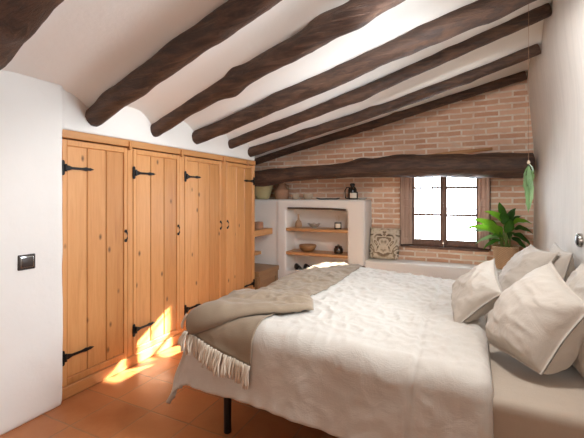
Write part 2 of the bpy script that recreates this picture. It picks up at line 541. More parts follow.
# added window over the bed head, out of view, to let in extra skylight
added_win = bpy.data.objects.new('added_window', None); C.objects.link(added_win); added_win.location = (.8, (SY0+SY1)/2, SZ0)
ORG[added_win] = Vector(added_win.location); added_win['kind'] = 'structure'
bm = bmesh.new()
box(bm, .82, .87, SY0, SY0+.05, SZ0, SZ1, .004); box(bm, .82, .87, SY1-.05, SY1, SZ0, SZ1, .004)
box(bm, .82, .87, SY0+.05, SY1-.05, SZ0, SZ0+.05, .004); box(bm, .82, .87, SY0+.05, SY1-.05, SZ1-.05, SZ1, .004)
box(bm, .825, .865, (SY0+SY1)/2-.03, (SY0+SY1)/2+.03, SZ0+.05, SZ1-.05, .004)
obj('window_frame', bm, WALN, added_win)
for a, b in ((SY0+.05, (SY0+SY1)/2-.03), ((SY0+SY1)/2+.03, SY1-.05)):
    bm = bmesh.new(); box(bm, .843, .847, a, b, SZ0+.05, SZ1-.05); obj('window_pane', bm, GLASS, added_win)

# ------------------------------------------------------------------ ceiling beams
def log(name, pts, r0, label, cat, group, seed, lumps=(), flat=0, n=18, steps=90, rf=None):
    bm = bmesh.new()
    P = [Vector(p) for p in pts]
    L = [0]
    for a, b in zip(P[:-1], P[1:]): L.append(L[-1]+(b-a).length)
    def at(s):
        s *= L[-1]
        for i in range(len(P)-1):
            if s <= L[i+1] or i == len(P)-2:
                t = (s-L[i])/(L[i+1]-L[i]); return P[i].lerp(P[i+1], t)
    path = []
    for i in range(steps+1):
        s = i/steps
        # smooth the polyline
        acc = Vector(); 
        for k in range(-4, 5): acc += at(max(0, min(1, s+k*.012)))
        p = acc/9
        p = p+Vector((0, nz(s*3.1, seed, 1)*.018, nz(s*3.1, seed, 5)*.018)) * min(1, 6*s+.2)
        path.append(p)
    def rad(i, t):
        s = i/steps
        r = r0*(rf(s) if rf else 1)*(1+.10*nz(s*5, seed, 2))
        r *= 1+.12*fbm(s*14, math.cos(t)*1.2+seed, math.sin(t)*1.2, 1.0, 4)
        for (c, ang, amp, w) in lumps:
            da = math.atan2(math.sin(t-ang), math.cos(t-ang))
            r += r0*amp*1.3*math.exp(-((s-c)/w)**2-(da/.75)**2)
        if i == 0 or i == steps: r *= .93
        return r
    tube(bm, path, rad, n)
    o = obj(name, bm, LOG, base=P[0], smooth=True, angle=60)
    return tag(o, label, cat, group)

BL = ['thick dark log beam at the top left corner of the ceiling, nearest the viewer',
      'dark log ceiling beam whose end meets the wall above the leftmost wardrobe door',
      'knotty bumpy dark log ceiling beam, second with its end above the wardrobe from the left',
      'dark log ceiling beam third from the left above the wardrobe, running to the top edge',
      'dark log ceiling beam fourth from the left above the wardrobe, reaching the right wall high up',
      'slim dark log ceiling beam fifth from the left, its end above the rightmost wardrobe door',
      'thin dark log beam lying along the sloping top of the brick wall']
LUMPS = [((.25, PI, .14, .02), (.4, 2.2, .15, .03)),
         ((.20, PI*1.0, .22, .025), (.42, 2.8, .18, .02), (.62, .4, .2, .03), (.1, .3, .15, .03)),
         ((.33, .5, .45, .022), (.42, -.4, .4, .02), (.30, 3.5, .3, .03), (.55, .2, .3, .03), (.62, 3.3, .2, .03), (.2, .3, .18, .03)),
         ((.32, .3, .2, .03), (.45, 3.0, .18, .04), (.7, .2, .15, .03), (.85, 3, .2, .03)),
         ((.2, .3, .15, .03), (.5, 3.1, .25, .04), (.75, .2, .2, .02)),
         ((.25, .3, .2, .03), (.5, .2, .22, .03), (.8, 3, .2, .02)),
         ((.3, .2, .2, .03), (.6, .3, .3, .015))]
for i, (a, e, r, sag) in enumerate(BEAMS):
    pts = []
    for k in range(13):
        t = k/12
        p = Vector(a).lerp(Vector(e), t); p.z -= sag*4*t*(1-t)
        if i == 2: p += Vector((0, .03*math.sin(t*7), .035*math.sin(t*6.3+.5)))
        pts.append(p)
    log('ceiling_beam', pts, r, BL[i], 'ceiling beam', 'log ceiling beams', 3.7*i+1, LUMPS[i],
        rf=(lambda s: 1.0+.22*s) if i in (1, 2, 3) else None)

def lint_r(s): return .80+.20*sstep(.35,.75,s)-.16*math.exp(-((s-.30)/.16)**2)+.04*math.sin(s*9)
log('lintel_beam', [(-3.16, 4.47, 1.640), (-2.75, 4.49, 1.668), (-2.3, 4.55, 1.708), (-1.8, 4.59, 1.730), (-1.2, 4.64, 1.768), (-.7, 4.68, 1.770), (-.1, 4.73, 1.757), (.64, 4.785, 1.748)],
    .138, 'thick wavy dark log spanning the brick wall in front of the window top', 'lintel beam', None, 41,
    ((.50, .2, .22, .03), (.62, .1, .12, .06), (.16, 3.1, .14, .05)), rf=lint_r)

# ------------------------------------------------------------------ wardrobe
wd = thing('wardrobe', 'built in honey pine wardrobe with four plank doors along the left wall', 'wardrobe', (XL, (YW0+YW1)/2, 0))
def ypx(px):
    t = (px-292)/370.0
    return -XL*(.8993+.4375*t)/(.4375-.8993*t)
bm = bmesh.new()
Z0, Z1 = .088, 1.80
d1 = (YW0+.012, ypx(127.6)); d2 = (ypx(133.0), ypx(179.5)); d3 = (ypx(184.6), ypx(221.4)); d4 = (ypx(226.2), YW1-.03)
DO = [d1, d2, d3, d4]
edges = [YW0] + [x for d in DO for x in d] + [YW1]
for a, b in zip(edges[0::2], edges[1::2]):
    box(bm, XL-.05, XL, a, b, Z0, WT-.055, .004)
box(bm, XL-.6, XL-.05, YW1-.025, YW1, 0, WT, .003)
box(bm, XL-.60, XL-.03, YW0+.02, YW1-.026, 1.80, WT-.06)
obj('frame', bm, PINE, wd)
bm = bmesh.new()
box(bm, XL-.05, XL+.012, YW0, YW1, WT-.055, WT, .004)
obj('cornice', bm, PINEY, wd)
bm = bmesh.new()
box(bm, XL-.05, XL+.006, YW0, YW1, 0, Z0-.003, .006)
obj('plinth', bm, PINEY, wd)
for y in (DO[0][1]+.01, DO[1][1]+.012, DO[2][1]+.02, YW1-.20):
    bm = bmesh.new(); box(bm, XL+.012, XL+.03, y-.012, y+.012, WT-.08, WT-.012, .004)
    obj('turn_button', bm, PINE, wd)
for i, (a, b) in enumerate(DO):
    bm = bmesh.new()
    g0 = .003; xo = XL+.003
    st = .036
    box(bm, XL-.022, xo, a+g0, a+st, Z0+.002, Z1, .004); box(bm, XL-.022, xo, b-st, b-g0, Z0+.002, Z1, .004)
    box(bm, XL-.022, xo, a+st, b-st, Z1-.042, Z1, .004); box(bm, XL-.022, xo, a+st, b-st, Z0+.002, Z0+.05, .004)
    w = (b-a-2*st)/3
    for k in range(3):
        y0 = a+st+k*w
        # tongue and groove plank with a chamfered long edge
        box(bm, XL-.024, XL-.004, y0+.002, y0+w-.002, Z0+.05, Z1-.042, .005)
    box(bm, XL-.03, XL-.0245, a+st, b-st, Z0+.04, Z1-.04)
    d = obj('door', bm, PINE, wd)
    left = (i != 3)
    for z in (1.602, .292):
        bm = bmesh.new()
        hy = a+.004 if left else b-.004; s = 1 if left else -1
        box(bm, XL+.004, XL+.012, hy-.014, hy+.014, z-.042, z+.042, .003)
        for zz in (-.040, .040): lathe(bm, [(0, 0), (.013, .001), (.013, .006), (0, .008)], (0, 0, 0), 10, Matrix.Translation((XL+.004, hy, z+zz)) @ Matrix.Rotation(PI/2, 4, 'Y'))
        tube(bm, [(XL+.016, hy+s*.016, z-.026), (XL+.016, hy+s*.016, z+.026)], .009, 8)
        prof = [(0, .018), (.02, .018), (.045, .009), (.12, .008), (.150, .014), (.172, .009), (.182, .011), (.21, .0015)]
        up = [bm.verts.new((XL+.004, hy+s*(.02+q), z+h)) for q, h in prof]; dn = [bm.verts.new((XL+.004, hy+s*(.02+q), z-h)) for q, h in prof]
        up2 = [bm.verts.new((XL+.011, v.co.y, v.co.z)) for v in up]; dn2 = [bm.verts.new((XL+.011, v.co.y, v.co.z)) for v in dn]
        for k in range(len(prof)-1):
            bm.faces.new((up2[k], up2[k+1], dn2[k+1], dn2[k])); bm.faces.new((up[k], dn[k], dn[k+1], up[k+1]))
            bm.faces.new((up[k], up[k+1], up2[k+1], up2[k])); bm.faces.new((dn[k], dn2[k], dn2[k+1], dn[k+1]))
        bm.faces.new((up[0], up2[0], dn2[0], dn[0]))
        obj('hinge', bm, IRON, d)
    bm = bmesh.new()
    hy = b-.020 if left else a+.020; z = 1.085
    for zz in (-.038, .038):
        lathe(bm, [(0, 0), (.014, 0), (.014, .004), (.006, .007), (0, .018)], (0, 0, 0), 12, Matrix.Translation((XL+.003, hy, z+zz)) @ Matrix.Rotation(PI/2, 4, 'Y'))
    tube(bm, [(XL+.012, hy, z-.038), (XL+.020, hy, z-.022), (XL+.023, hy, z), (XL+.020, hy, z+.022), (XL+.012, hy, z+.038)], [.004, .006, .008, .006, .004], 8)
    obj('handle', bm, IRON, d, smooth=True, angle=40)

# ------------------------------------------------------------------ plaster shelving unit and bench
UZ, UY = 1.365, 4.69
NX0, NX1, UX1 = -2.375, -1.475, -1.245
un = thing('niche_unit', 'white plastered masonry shelving unit with a niche, against the brick wall', 'shelving unit', (-2.1, 4.88, 0))
bm = bmesh.new()
box(bm, XA-.03, NX0-.06, UY+.012, YB+.04, 0, UZ)
box(bm, NX0-.14, NX0, UY, YB+.04, 0, UZ)
box(bm, NX1, UX1, UY, YB+.04, 0, UZ)
box(bm, NX0-.05, NX1+.05, UY, YB+.04, 1.235, UZ)
box(bm, NX0-.05, NX1+.05, 4.995, YB+.04, 0, UZ)
box(bm, NX0-.05, NX1+.05, UY+.01, YB+.04, 0, .36)
b_ = obj('masonry_body', bm, PL, un)
plasterize(b_, .018, 4, .003, 3)
for z in (.963, .628):
    bm = bmesh.new(); box(bm, NX0-.005, NX1+.005, UY+.004, 4.995, z-.040, z, .005, 2)
    obj('shelf_board', bm, OAKX, un)
bm = bmesh.new()
tube(bm, [(NX0+.03, UY-.006, 1.245), (-2.0, UY-.008, 1.243), (-1.7, UY-.006, 1.240), (NX1-.02, UY-.004, 1.228)], [.011, .014, .013, .012], 8)
obj('stick_lintel', bm, LOG, un, smooth=True, angle=60)

bm = bmesh.new(); box(bm, UX1-.005, XR-.008, 4.72, YB-.006, 0, .578)
bn = tag(obj('plaster_bench', bm, PL, base=(-.3, 4.88, 0)), 'low white plastered bench ledge running under the window', 'bench')
plasterize(bn, .022, 3, .003, 3)

def shelf(x0, x1, z, th, label):
    bm = bmesh.new(); box(bm, x0, x1, YW1+.003, UY+.03, z-th, z, .006, 2)
    return tag(obj('wall_shelf', bm, OAKY, base=((x0+x1)/2, 4.4, z)), label, 'shelf', 'alcove shelves')
shelf(XA+.002, -2.60, .951, .085, 'thick wooden shelf in the alcove right of the wardrobe, the upper one')
shelf(XA+.002, -2.79, .605, .045, 'short wooden shelf in the alcove right of the wardrobe, the lower one')

ch = thing('chest', 'brown wooden chest with a lid on the floor of the alcove past the wardrobe', 'chest', (-2.82, 4.40, 0))
CX0, CX1, CY0, CY1 = -3.13, -2.50, 4.12, 4.685
bm = bmesh.new(); box(bm, CX0, CX1, CY0, CY1, .0, .355, .006); obj('body', bm, CHW, ch)
bm = bmesh.new(); box(bm, CX0, CX1+.018, CY0, CY1, .358, .425, .010, 2); obj('lid', bm, CHW, ch)
bm = bmesh.new()
for y in (CY0+.06, CY1-.06): box(bm, CX1, CX1+.012, y-.03, y+.03, .0, .355, .003)
box(bm, CX1, CX1+.011, CY0+.09, CY1-.09, .295, .355, .003); box(bm, CX1, CX1+.011, CY0+.09, CY1-.09, .0, .06, .003)
obj('front_trim', bm, CHW, ch)

def vessel(name, prof, c, mat, label, cat, n=28, group=None, M=None, extra=None):
    bm = bmesh.new(); lathe(bm, prof, (0, 0, 0), n)
    if M is not None: bm.transform(M)
    bm.transform(Matrix.Translation(c))
    o = obj(name, bm, mat, base=c, smooth=True, angle=50)
    return tag(o, label, cat, group)

TERR = m_plain('terracotta', (.36, .19, .11), .8, 0, .3, 40, .2)
CER = m_plain('olive_ceramic', (.50, .43, .23), .35, 0, .1, 12, .15)
CERW = m_plain('cream_glaze', (.66, .60, .48), .45, 0, .1, 18, .1)
SANDC = m_plain('sandy_clay', (.52, .40, .29), .8, 0, .3, 60, .15)
AMPH = m_plain('raffia', (.42, .27, .16), .85, 0, .6, 160, .3)
DKG = m_plain('dark_glass', (.02, .017, .014), .12, 0, 0, 5)
CREAM = m_plain('cream_label', (.78, .70, .58), .7)
MGL = m_plain('clear_tableware', (.62, .60, .56), .08, .25, 0, 10)
WBOWL = m_wood('bowl_wood', (.20, .10, .04), (.32, .17, .07), (.42, .25, .11), axis='X', knots=False, island=False)
SMK = m_plain('smoked_metal', (.09, .075, .062), .2, .7)

vessel('lidded_box', [(0, 0), (.068, 0), (.072, .01), (.072, .088), (.066, .092), (.066, .1), (.02, .106), (0, .107)], (-2.69, 4.45, .951), TERR,
       'small brown round box on the upper alcove shelf next to the wardrobe', 'box')
vessel('bowl', [(0, 0), (.035, 0), (.06, .03), (.07, .062), (.064, .062), (.05, .03), (0, .012)], (-2.90, 4.52, .605), WBOWL,
       'small brown bowl on the lower alcove shelf next to the wardrobe', 'bowl')

# on top of the unit
Mb = Matrix.Rotation(math.radians(16), 4, 'X')
bw = thing('leaning_bowl', 'large olive ceramic bowl with cream inside on top of the white unit, beside the wardrobe', 'bowl', (-2.87, 4.89, UZ))
def bprof(k): return [(0, .0), (.085, .0), (.10, .012), (.135, .10), (.16, .20), (.175, .27)]
bm = bmesh.new(); lathe(bm, bprof(0)+[(.168, .272)]); bm.transform(Matrix.Translation((-2.87, 4.88, UZ+.003)))
obj('bowl_outside', bm, CER, bw, smooth=True, angle=50)
bm = bmesh.new(); lathe(bm, [(.168, .272), (.152, .20), (.127, .10), (.09, .02), (0, .018)]); bm.transform(Matrix.Translation((-2.87, 4.88, UZ+.003)))
obj('bowl_inside', bm, CERW, bw, smooth=True)

jg = thing('ribbed_jug', 'brown ribbed terracotta jug on top of the white unit, right of the olive bowl', 'jug', (-2.565, 4.92, UZ))
bm = bmesh.new()
pf = [(0, 0), (.092, 0)]
for i in range(24):
    t = i/23; r = .100+.012*math.sin(PI*t)-.045*sstep(.62, 1, t)
    pf.append((r+(.004 if i % 3 == 0 else 0), .004+t*.20))
pf += [(.056, .225), (.060, .24), (.05, .24), (.045, .20), (0, .19)]
lathe(bm, pf, (-2.565, 4.92, UZ)); obj('body', bm, TERR, jg, smooth=True, angle=60)
bm = bmesh.new(); tube(bm, [(-2.50, 4.92, UZ+.22), (-2.455, 4.92, UZ+.20), (-2.45, 4.92, UZ+.15), (-2.47, 4.92, UZ+.11)], .010, 8)
obj('handle', bm, TERR, jg, smooth=True)
cup = [(0, 0), (.036, 0), (.048, .012), (.062, .068), (.064, .075), (.058, .075), (.045, .02), (0, .014)]
cup2 = [(0, 0), (.045, 0), (.058, .010), (.076, .070), (.078, .078), (.072, .078), (.055, .02), (0, .014)]
vessel('clay_cup', cup, (-2.31, 4.86, UZ), SANDC, 'small sandy clay cup on the white unit, left of its wider twin', 'cup', group='clay cups on the unit')
vessel('clay_cup', cup2, (-2.11, 4.86, UZ), SANDC, 'wider sandy clay cup on the white unit, right of the smaller cup', 'cup', group='clay cups on the unit')

tr = thing('iron_tray', 'flat dark iron tray lying on the white unit left of the black bottle', 'tray', (-1.80, 4.84, UZ))
bm = bmesh.new(); lathe(bm, [(0, 0), (.13, 0), (.145, .014), (.138, .016), (.125, .006), (0, .006)], (-1.80, 4.84, UZ)); obj('plate', bm, IRON, tr, smooth=True, angle=40)
for s in (-1, 1):
    bm = bmesh.new(); tube(bm, [(-1.80+s*.135, 4.80, UZ+.012), (-1.80+s*.165, 4.82, UZ+.02), (-1.80+s*.165, 4.86, UZ+.02), (-1.80+s*.135, 4.88, UZ+.012)], .005, 6); obj('handle', bm, IRON, tr, smooth=True)


bt = thing('dark_bottle', 'black glass bottle with a stopper on the white unit behind the candle', 'bottle', (-1.475, 4.93, UZ))
bm = bmesh.new(); lathe(bm, [(0, 0), (.055, 0), (.06, .008), (.06, .135), (.045, .165), (.028, .175), (.028, .19), (0, .19)], (-1.475, 4.93, UZ)); obj('body', bm, DKG, bt, smooth=True, angle=45)
bm = bmesh.new(); lathe(bm, [(0, .19), (.034, .19), (.036, .205), (.026, .222), (0, .224)], (-1.475, 4.93, UZ)); obj('stopper', bm, BLACK, bt, smooth=True, angle=45)
bm = bmesh.new(); tube(bm, [(-1.53, 4.90, UZ+.01), (-1.56, 4.89, UZ+.02), (-1.57, 4.89, UZ+.12), (-1.545, 4.89, UZ+.165), (-1.50, 4.90, UZ+.16)], .008, 8); obj('handle', bm, BLACK, bt, smooth=True)

def candle(c, r, h, label, sticks=False):
    t = thing('candle_jar', label, 'candle', c)
    bm = bmesh.new(); lathe(bm, [(0, 0), (r*.95, 0), (r, .008), (r, h-.004), (r*.97, h), (r*.9, h), (r*.9, .02), (0, .02)], c, 32); obj('jar', bm, DKG, t, smooth=True, angle=45)
    bm = bmesh.new()   # paper label wrapped round the front of the jar
    cam = math.atan2(-c[1], -c[0])
    grid(bm, 12, 1, lambda u, v: (c[0]+(r+.0012)*math.cos(cam+(u-.5)*1.5), c[1]+(r+.0012)*math.sin(cam+(u-.5)*1.5), c[2]+h*(.20+.64*v)))
    r_ = bmesh.ops.extrude_face_region(bm, geom=bm.faces[:])
    for gq in r_['geom']:
        if isinstance(gq, bmesh.types.BMVert):
            dv = Vector((gq.co.x-c[0], gq.co.y-c[1], 0)).normalized(); gq.co += dv*.0015
    obj('paper_label', bm, CREAM, t)
    if sticks:
        for k in range(4):
            bm = bmesh.new(); a = k*1.7; tube(bm, [(c[0], c[1], c[2]+.02), (c[0]+.03*math.cos(a), c[1]+.03*math.sin(a), c[2]+h+.09)], .002, 5); obj('reed', bm, SANDC, t)
candle((-1.425, 4.80, UZ), .062, .105, 'black candle jar with a cream label on top of the white unit')
vessel('glass_dish', [(0, 0), (.04, 0), (.065, .022), (.062, .025), (.036, .006), (0, .005)], (-1.305, 4.80, UZ), MGL, 'shallow clear glass dish at the right end of the white unit top', 'dish')

# niche shelves
vessel('slim_vase', [(0, 0), (.034, 0), (.048, .02), (.050, .05), (.040, .085), (.018, .11), (.013, .15), (.016, .19), (.011, .19), (.009, .14), (0, .12)], (-2.24, 4.82, .963), AMPH,
       'slender brown bottle vase on the upper niche shelf', 'vase')
gd = vessel('glass_bowl', [(0, 0), (.035, 0), (.03, .012), (.05, .02), (.095, .06), (.089, .06), (.045, .026), (0, .022)], (-2.0, 4.83, .963), MGL,
       'scalloped clear glass bowl on the upper niche shelf', 'bowl')
for v in gd.data.vertices:
    a = math.atan2(v.co.y, v.co.x)
    if v.co.z > .03: v.co.z += .010*math.sin(a*7); v.co.x *= 1+.07*math.sin(a*7); v.co.y *= 1+.07*math.sin(a*7)
candle((-1.64, 4.80, .963), .048, .092, 'small dark candle jar with reeds on the upper niche shelf', True)
bo = vessel('wooden_bowl', [(0, 0), (.07, 0), (.105, .03), (.125, .075), (.12, .095), (.112, .095), (.095, .05), (.06, .02), (0, .016)], (-2.10, 4.83, .628), WBOWL,
       'round brown wooden bowl on the lower niche shelf', 'bowl')
jr = thing('lidded_jar', 'dark shiny lidded jar on the lower niche shelf', 'jar', (-1.64, 4.82, .628))
bm = bmesh.new(); lathe(bm, [(0, 0), (.052, 0), (.062, .012), (.062, .065), (.046, .088), (0, .09)], (-1.64, 4.82, .628)); obj('body', bm, SMK, jr, smooth=True, angle=50)
bm = bmesh.new(); lathe(bm, [(.048, .088), (.05, .1), (.036, .106), (.016, .110), (.016, .122), (0, .125)], (-1.64, 4.82, .628)); obj('lid', bm, SMK, jr, smooth=True, angle=50)

# dark shoes at the bottom of the niche
SH = m_plain('dark_shoe', (.035, .036, .034), .6, 0, .2, 80)
SHW = m_plain('shoe_sole', (.62, .60, .56), .6)
def shoe(x, y, rz, label):
    t = thing('slipper', label, 'slipper', (x, y, .36), 'slippers in the niche')
    M = Matrix.Translation((x, y, .36)) @ Matrix.Rotation(rz, 4, 'Z')
    def outl(s):  # half width along the length
        return .045*(.75+.25*math.cos((s-.75)*3.2))*min(1, math.sqrt(max(0, 1-(2*s-1)**8)))
    bm = bmesh.new()
    ring = lambda z: [bm.verts.new(M @ Vector((-.13+.26*s, w*outl(s), z))) for s, w in [(i/14, 1) for i in range(15)]+[(i/14, -1) for i in range(13, 0, -1)]]
    A, B = ring(.002), ring(.022)
    for k in range(len(A)): bm.faces.new((A[k], A[(k+1) % len(A)], B[(k+1) % len(A)], B[k]))
    bm.faces.new(A); bm.faces.new(B); obj('sole', bm, SHW, t)
    bm = bmesh.new()
    def up(u, v):
        s = .30+.68*u; a = PI*v
        h = .022+(.062-.03*u)*math.sin(a)**.7
        return M @ Vector((-.13+.26*s, outl(s)*math.cos(a), h))
    grid(bm, 10, 10, up); r_ = bmesh.ops.solidify(bm, geom=bm.faces[:], thickness=.006)
    obj('upper', bm, SH, t, smooth=True, angle=60)
shoe(-2.25, 4.80, -.9, 'dark slipper on the niche floor, the left one of the pair')
shoe(-2.11, 4.83, -.75, 'dark slipper on the niche floor, the right one of the pair')

# ------------------------------------------------------------------ cushions and pillows
def pillow_bm(w, h, T, seed, pinch=.06, slump=1.0, wr_=.013, n=44):
    """pillow in its own frame: width along X, height along Z, thickness along Y"""
    bm = bmesh.new()
    sides = []
    for s in (-1, 1):
        def f(u, v):
            U, W = 2*u-1, 2*v-1
            # denser near the border
            U = math.sin(U*PI/2)*.6+U*.4; W = math.sin(W*PI/2)*.6+W*.4
            e = max(0, (1-abs(U/.955)**2.2))*max(0, (1-abs(W/.955)**2.2)) if max(abs(U), abs(W)) < .955 else 0
            t = T/2*e**.45+.0025
            x = w/2*U*(1-pinch*(1-W*W)); z = h/2*W*(1-pinch*(1-U*U))
            if W < 0:   # the lower corners are slumped and round
                q = abs(U*W)**3; x *= 1-.11*q*slump; z *= 1-.11*q*slump
            t *= 1.06-.16*W*slump
            b = min(1, e*4)
            # radial gathers from the corners plus soft creases
            cr = abs(U*W)
            wrk = wr_*(fbm(x*5+seed, z*9, s*3+seed, 1.0, 4)*.9 + .8*cr*math.sin(9*math.atan2(abs(W)-1.02, abs(U)-1.02)+seed)*.6)*b
            rg = 1-abs(noise.noise(Vector((x*6+z*5+seed, z*9-x*4, s*2+seed))))*2
            wrk += .011*max(0, rg)**3*b
            rg = 1-abs(noise.noise(Vector((x*13-z*6+seed, z*14+x*5, s*2-seed))))*2
            wrk += .006*max(0, rg)**2*b
            return (x, s*(t+wrk)+ .012*fbm(x*2, z*2, seed, 1, 2), z)
        sides.append(grid(bm, n, n, f))
    bmesh.ops.remove_doubles(bm, verts=bm.verts[:], dist=.0016)
    bmesh.ops.recalc_face_normals(bm, faces=bm.faces[:])
    return bm

def pillow(name, center, up, side, w, h, T, mat, label, cat, group, seed, pinch=.06, slump=1.0, quad=None):
    """up: bottom->top direction, side: direction of the width"""
    up = Vector(up).normalized(); sd = Vector(side); sd = (sd-up*sd.dot(up)).normalized(); nrm = up.cross(sd)
    M = Matrix(((sd.x, nrm.x, up.x, center[0]), (sd.y, nrm.y, up.y, center[1]), (sd.z, nrm.z, up.z, center[2]), (0, 0, 0, 1)))
    bm = pillow_bm(w, h, T, seed, pinch, slump)
    if quad:    # a soft pillow whose four corners lie where they were pushed: near/far bottom, near/far top
        q = [M.inverted() @ Vector(c_) for c_ in quad]
        for v in bm.verts:
            a = v.co.x/w+.5; b = v.co.z/h+.5
            p = q[0].lerp(q[1], a).lerp(q[2].lerp(q[3], a), b)
            v.co = Vector((p.x, p.y+v.co.y, p.z))
    me = bpy.data.meshes.new(name); bm.to_mesh(me); bm.free(); me.materials.append(mat)
    for p in me.polygons: p.use_smooth = True
    o = bpy.data.objects.new(name, me); o.matrix_world = M; C.objects.link(o); ORG[o] = Vector(center)
    sub = o.modifiers.new('s', 'SUBSURF'); sub.levels = 1; sub.render_levels = 1
    return tag(o, label, cat, group)

PG = 'linen pillows at the head of the bed'
pillow('pillow', (.320, 2.245, .78), (.225, .13, .375), (-.115, .45, .07), .50, .50, .31, LINP,
       'large beige linen pillow leaning in the foreground, biggest of the bed pillows', 'pillow', PG, 1.3, .07, .6,
       [(.285, 1.965, .59), (.055, 2.27, .60), (.475, 2.045, .915), (.405, 2.575, 1.035)])
pillow('pillow', (.020, 2.600, .800), (.669, -.187, .719), (-.039, .958, .285), .45, .37, .17, LINP,
       'small square beige linen cushion at the very front of the pillows', 'pillow', PG, 4.1, .09, .3)
pillow('pillow', (.320, 3.16, .810), (.26, .06, .42), (-.06, .5, .045), .54, .54, .20, LINP,
       'pale linen pillow behind the small cushion, in front of the plant basket', 'pillow', PG, 7.7, .09)
pillow('pillow', (.520, 3.16, .805), (.09, 0, .45), (0, .5, 0), .62, .51, .15, LINP,
       'pale linen pillow leaning upright on the right wall, below the round wall switch', 'pillow', PG, 9.2, .09)
pillow('pillow', (.515, 2.36, .790), (.13, .02, .46), (0, .5, .02), .62, .51, .15, LINP,
       'linen pillow half hidden behind the large foreground pillow, cut by the right edge', 'pillow', PG, 12.9, .07)

# ------------------------------------------------------------------ bed
bed = thing('bed', 'double bed with black metal legs and a beige fitted sheet', 'bed', (-.36, 2.70, 0))
BX0, BX1, BY0, BY1 = -1.34, .61, 1.765, 3.66
bm = bmesh.new()
for a in ((BX0+.02, BX1-.02, BY0+.03, BY0+.075), (BX0+.02, BX1-.02, BY1-.075, BY1-.03)): box(bm, *a, .215, .265, .004)
for a in ((BX0+.02, BX0+.065, BY0+.075, BY1-.075), (BX1-.065, BX1-.02, BY0+.075, BY1-.075), (-.39, -.34, BY0+.075, BY1-.075)): box(bm, *a, .215, .265, .004)
obj('base_frame', bm, BLACK, bed)
for x in (BX0+.03, BX1-.05):
    for y in (BY0+.05, BY1-.05):
        bm = bmesh.new(); lathe(bm, [(0, 0), (.021, 0), (.023, .004), (.023, .215), (0, .215)], (x, y, 0), 20); obj('leg', bm, BLACK, bed, smooth=True, angle=40)
bm = bmesh.new(); box(bm, BX0, BX1, BY0, BY1, .266, .55, .05, 4)
bmesh.ops.subdivide_edges(bm, edges=[e for e in bm.edges if e.calc_length() > .15], cuts=24, use_grid_fill=True)
for v in bm.verts: v.co.z += .006*fbm(v.co.x, v.co.y, v.co.z, 4, 4)*(1 if v.co.z > .5 else .3); v.co.y += .004*fbm(v.co.x, 2, v.co.z, 6, 3)
obj('mattress', bm, SHEET, bed, smooth=True, angle=50)

DX0, DY0, DY1 = -1.385, 1.815, 3.66
def drape(u, v, off=0.0, wr_=1.0):
    def hd(e, r=.095, fl=.11):
        if e <= 0: return 0, 0
        if e < r*PI/2: return r*math.sin(e/r)+fl*.35*r*(e/r)**2, r*(1-math.cos(e/r))
        k = e-r*PI/2
        return r+fl*.86*r+fl*k, r+k*math.sqrt(1-fl*fl)
    hx, dx = hd(max(0, DX0-u), fl=.27); hy, dy = hd(max(0, DY0-v)); hf, df = hd(max(0, v-DY1))
    zt = .700-.060*sstep(-1.35, .0, u)
    drop = (dx**2.4+dy**2.4+df**2.4)**(1/2.4)
    if dx > 0 and dy > 0: # the free corner swings outwards
        k = min(dx, dy); hx += .10*k; hy += .03*k
    return Vector((max(u, DX0)-hx, min(max(v, DY0), DY1)-hy+hf, zt-drop))
def surf(u, v, off):
    e = .012
    p = drape(u, v); a = drape(u+e, v)-drape(u-e, v); b = drape(u, v+e)-drape(u, v-e)
    n = a.cross(b)
    n = n.normalized() if n.length > 1e-9 else Vector((0, 0, 1))
    return p+n*off, n
def wrink(u, v):
    top = sstep(DY0-.12, DY0+.25, v)
    w = .016*fbm(u*2.2, v*2.2, 3.3, 1, 4)
    rid = 1-abs(noise.noise(Vector((u*5.5+.6*nz(u, v, 9, 3), v*8.5, 7.7))))*2
    w += .007*max(0, rid)**3*(.35+.65*top)
    rid2 = 1-abs(noise.noise(Vector((u*13, v*10+.7*nz(u, v, 2, 4), 1.7))))*2
    w += .0100*max(0, rid2)**2*(.2+.8*top)
    rid3 = 1-abs(noise.noise(Vector((u*24+nz(u, v, 5, 3), v*17, 4.4))))*2
    w += .0045*max(0, rid3)**2*top
    # hanging folds on the near side
    hang = 1-sstep(DY0-.30, DY0, v)
    w += hang*.010*math.sin(u*13+2*nz(u, 0, 0, 3))
    w += (1-sstep(DX0-.3, DX0, u))*.014*math.sin(v*11+1)
    return w
UE = .085
def duvet_p(i, j, nu=190, nv=210):
    u = DX0-.47+(UE-DX0+.47)*i; v = DY0-.455+(DY1-DY0+.455+.36)*j
    off = wrink(u, v)
    off -= .014*math.exp(-((u+.245+.012*math.sin(v*6))/.012)**2)      # stitched seam of the border
    off += .006*math.exp(-((u+.262+.012*math.sin(v*6))/.02)**2)
    e = max(0, u-(UE-.075))/.075
    off -= .085*(1-math.sqrt(max(0, 1-e*e)))                            # rolled head end
    hem = 1-sstep(0, .025, j); off += .006*hem*(1+.6*math.sin(u*60))
    p, n = surf(u, v, off)
    if v < DY0-.2: p.z += .025*fbm(u*1.5, 0, 4, 1, 2)
    return p
bm = bmesh.new(); grid(bm, 190, 210, duvet_p)
du = obj('duvet', bm, LIN, base=(-.6, 2.7, .6), smooth=True)
face_up(du); sd = du.modifiers.new('t', 'SOLIDIFY'); sd.thickness = .028; sd.offset = -1
bake(du)
# make sure the skin is outside
for p in du.data.polygons: p.use_smooth = True
tag(du, 'crumpled beige linen duvet spread over the bed and hanging down its near side', 'duvet')

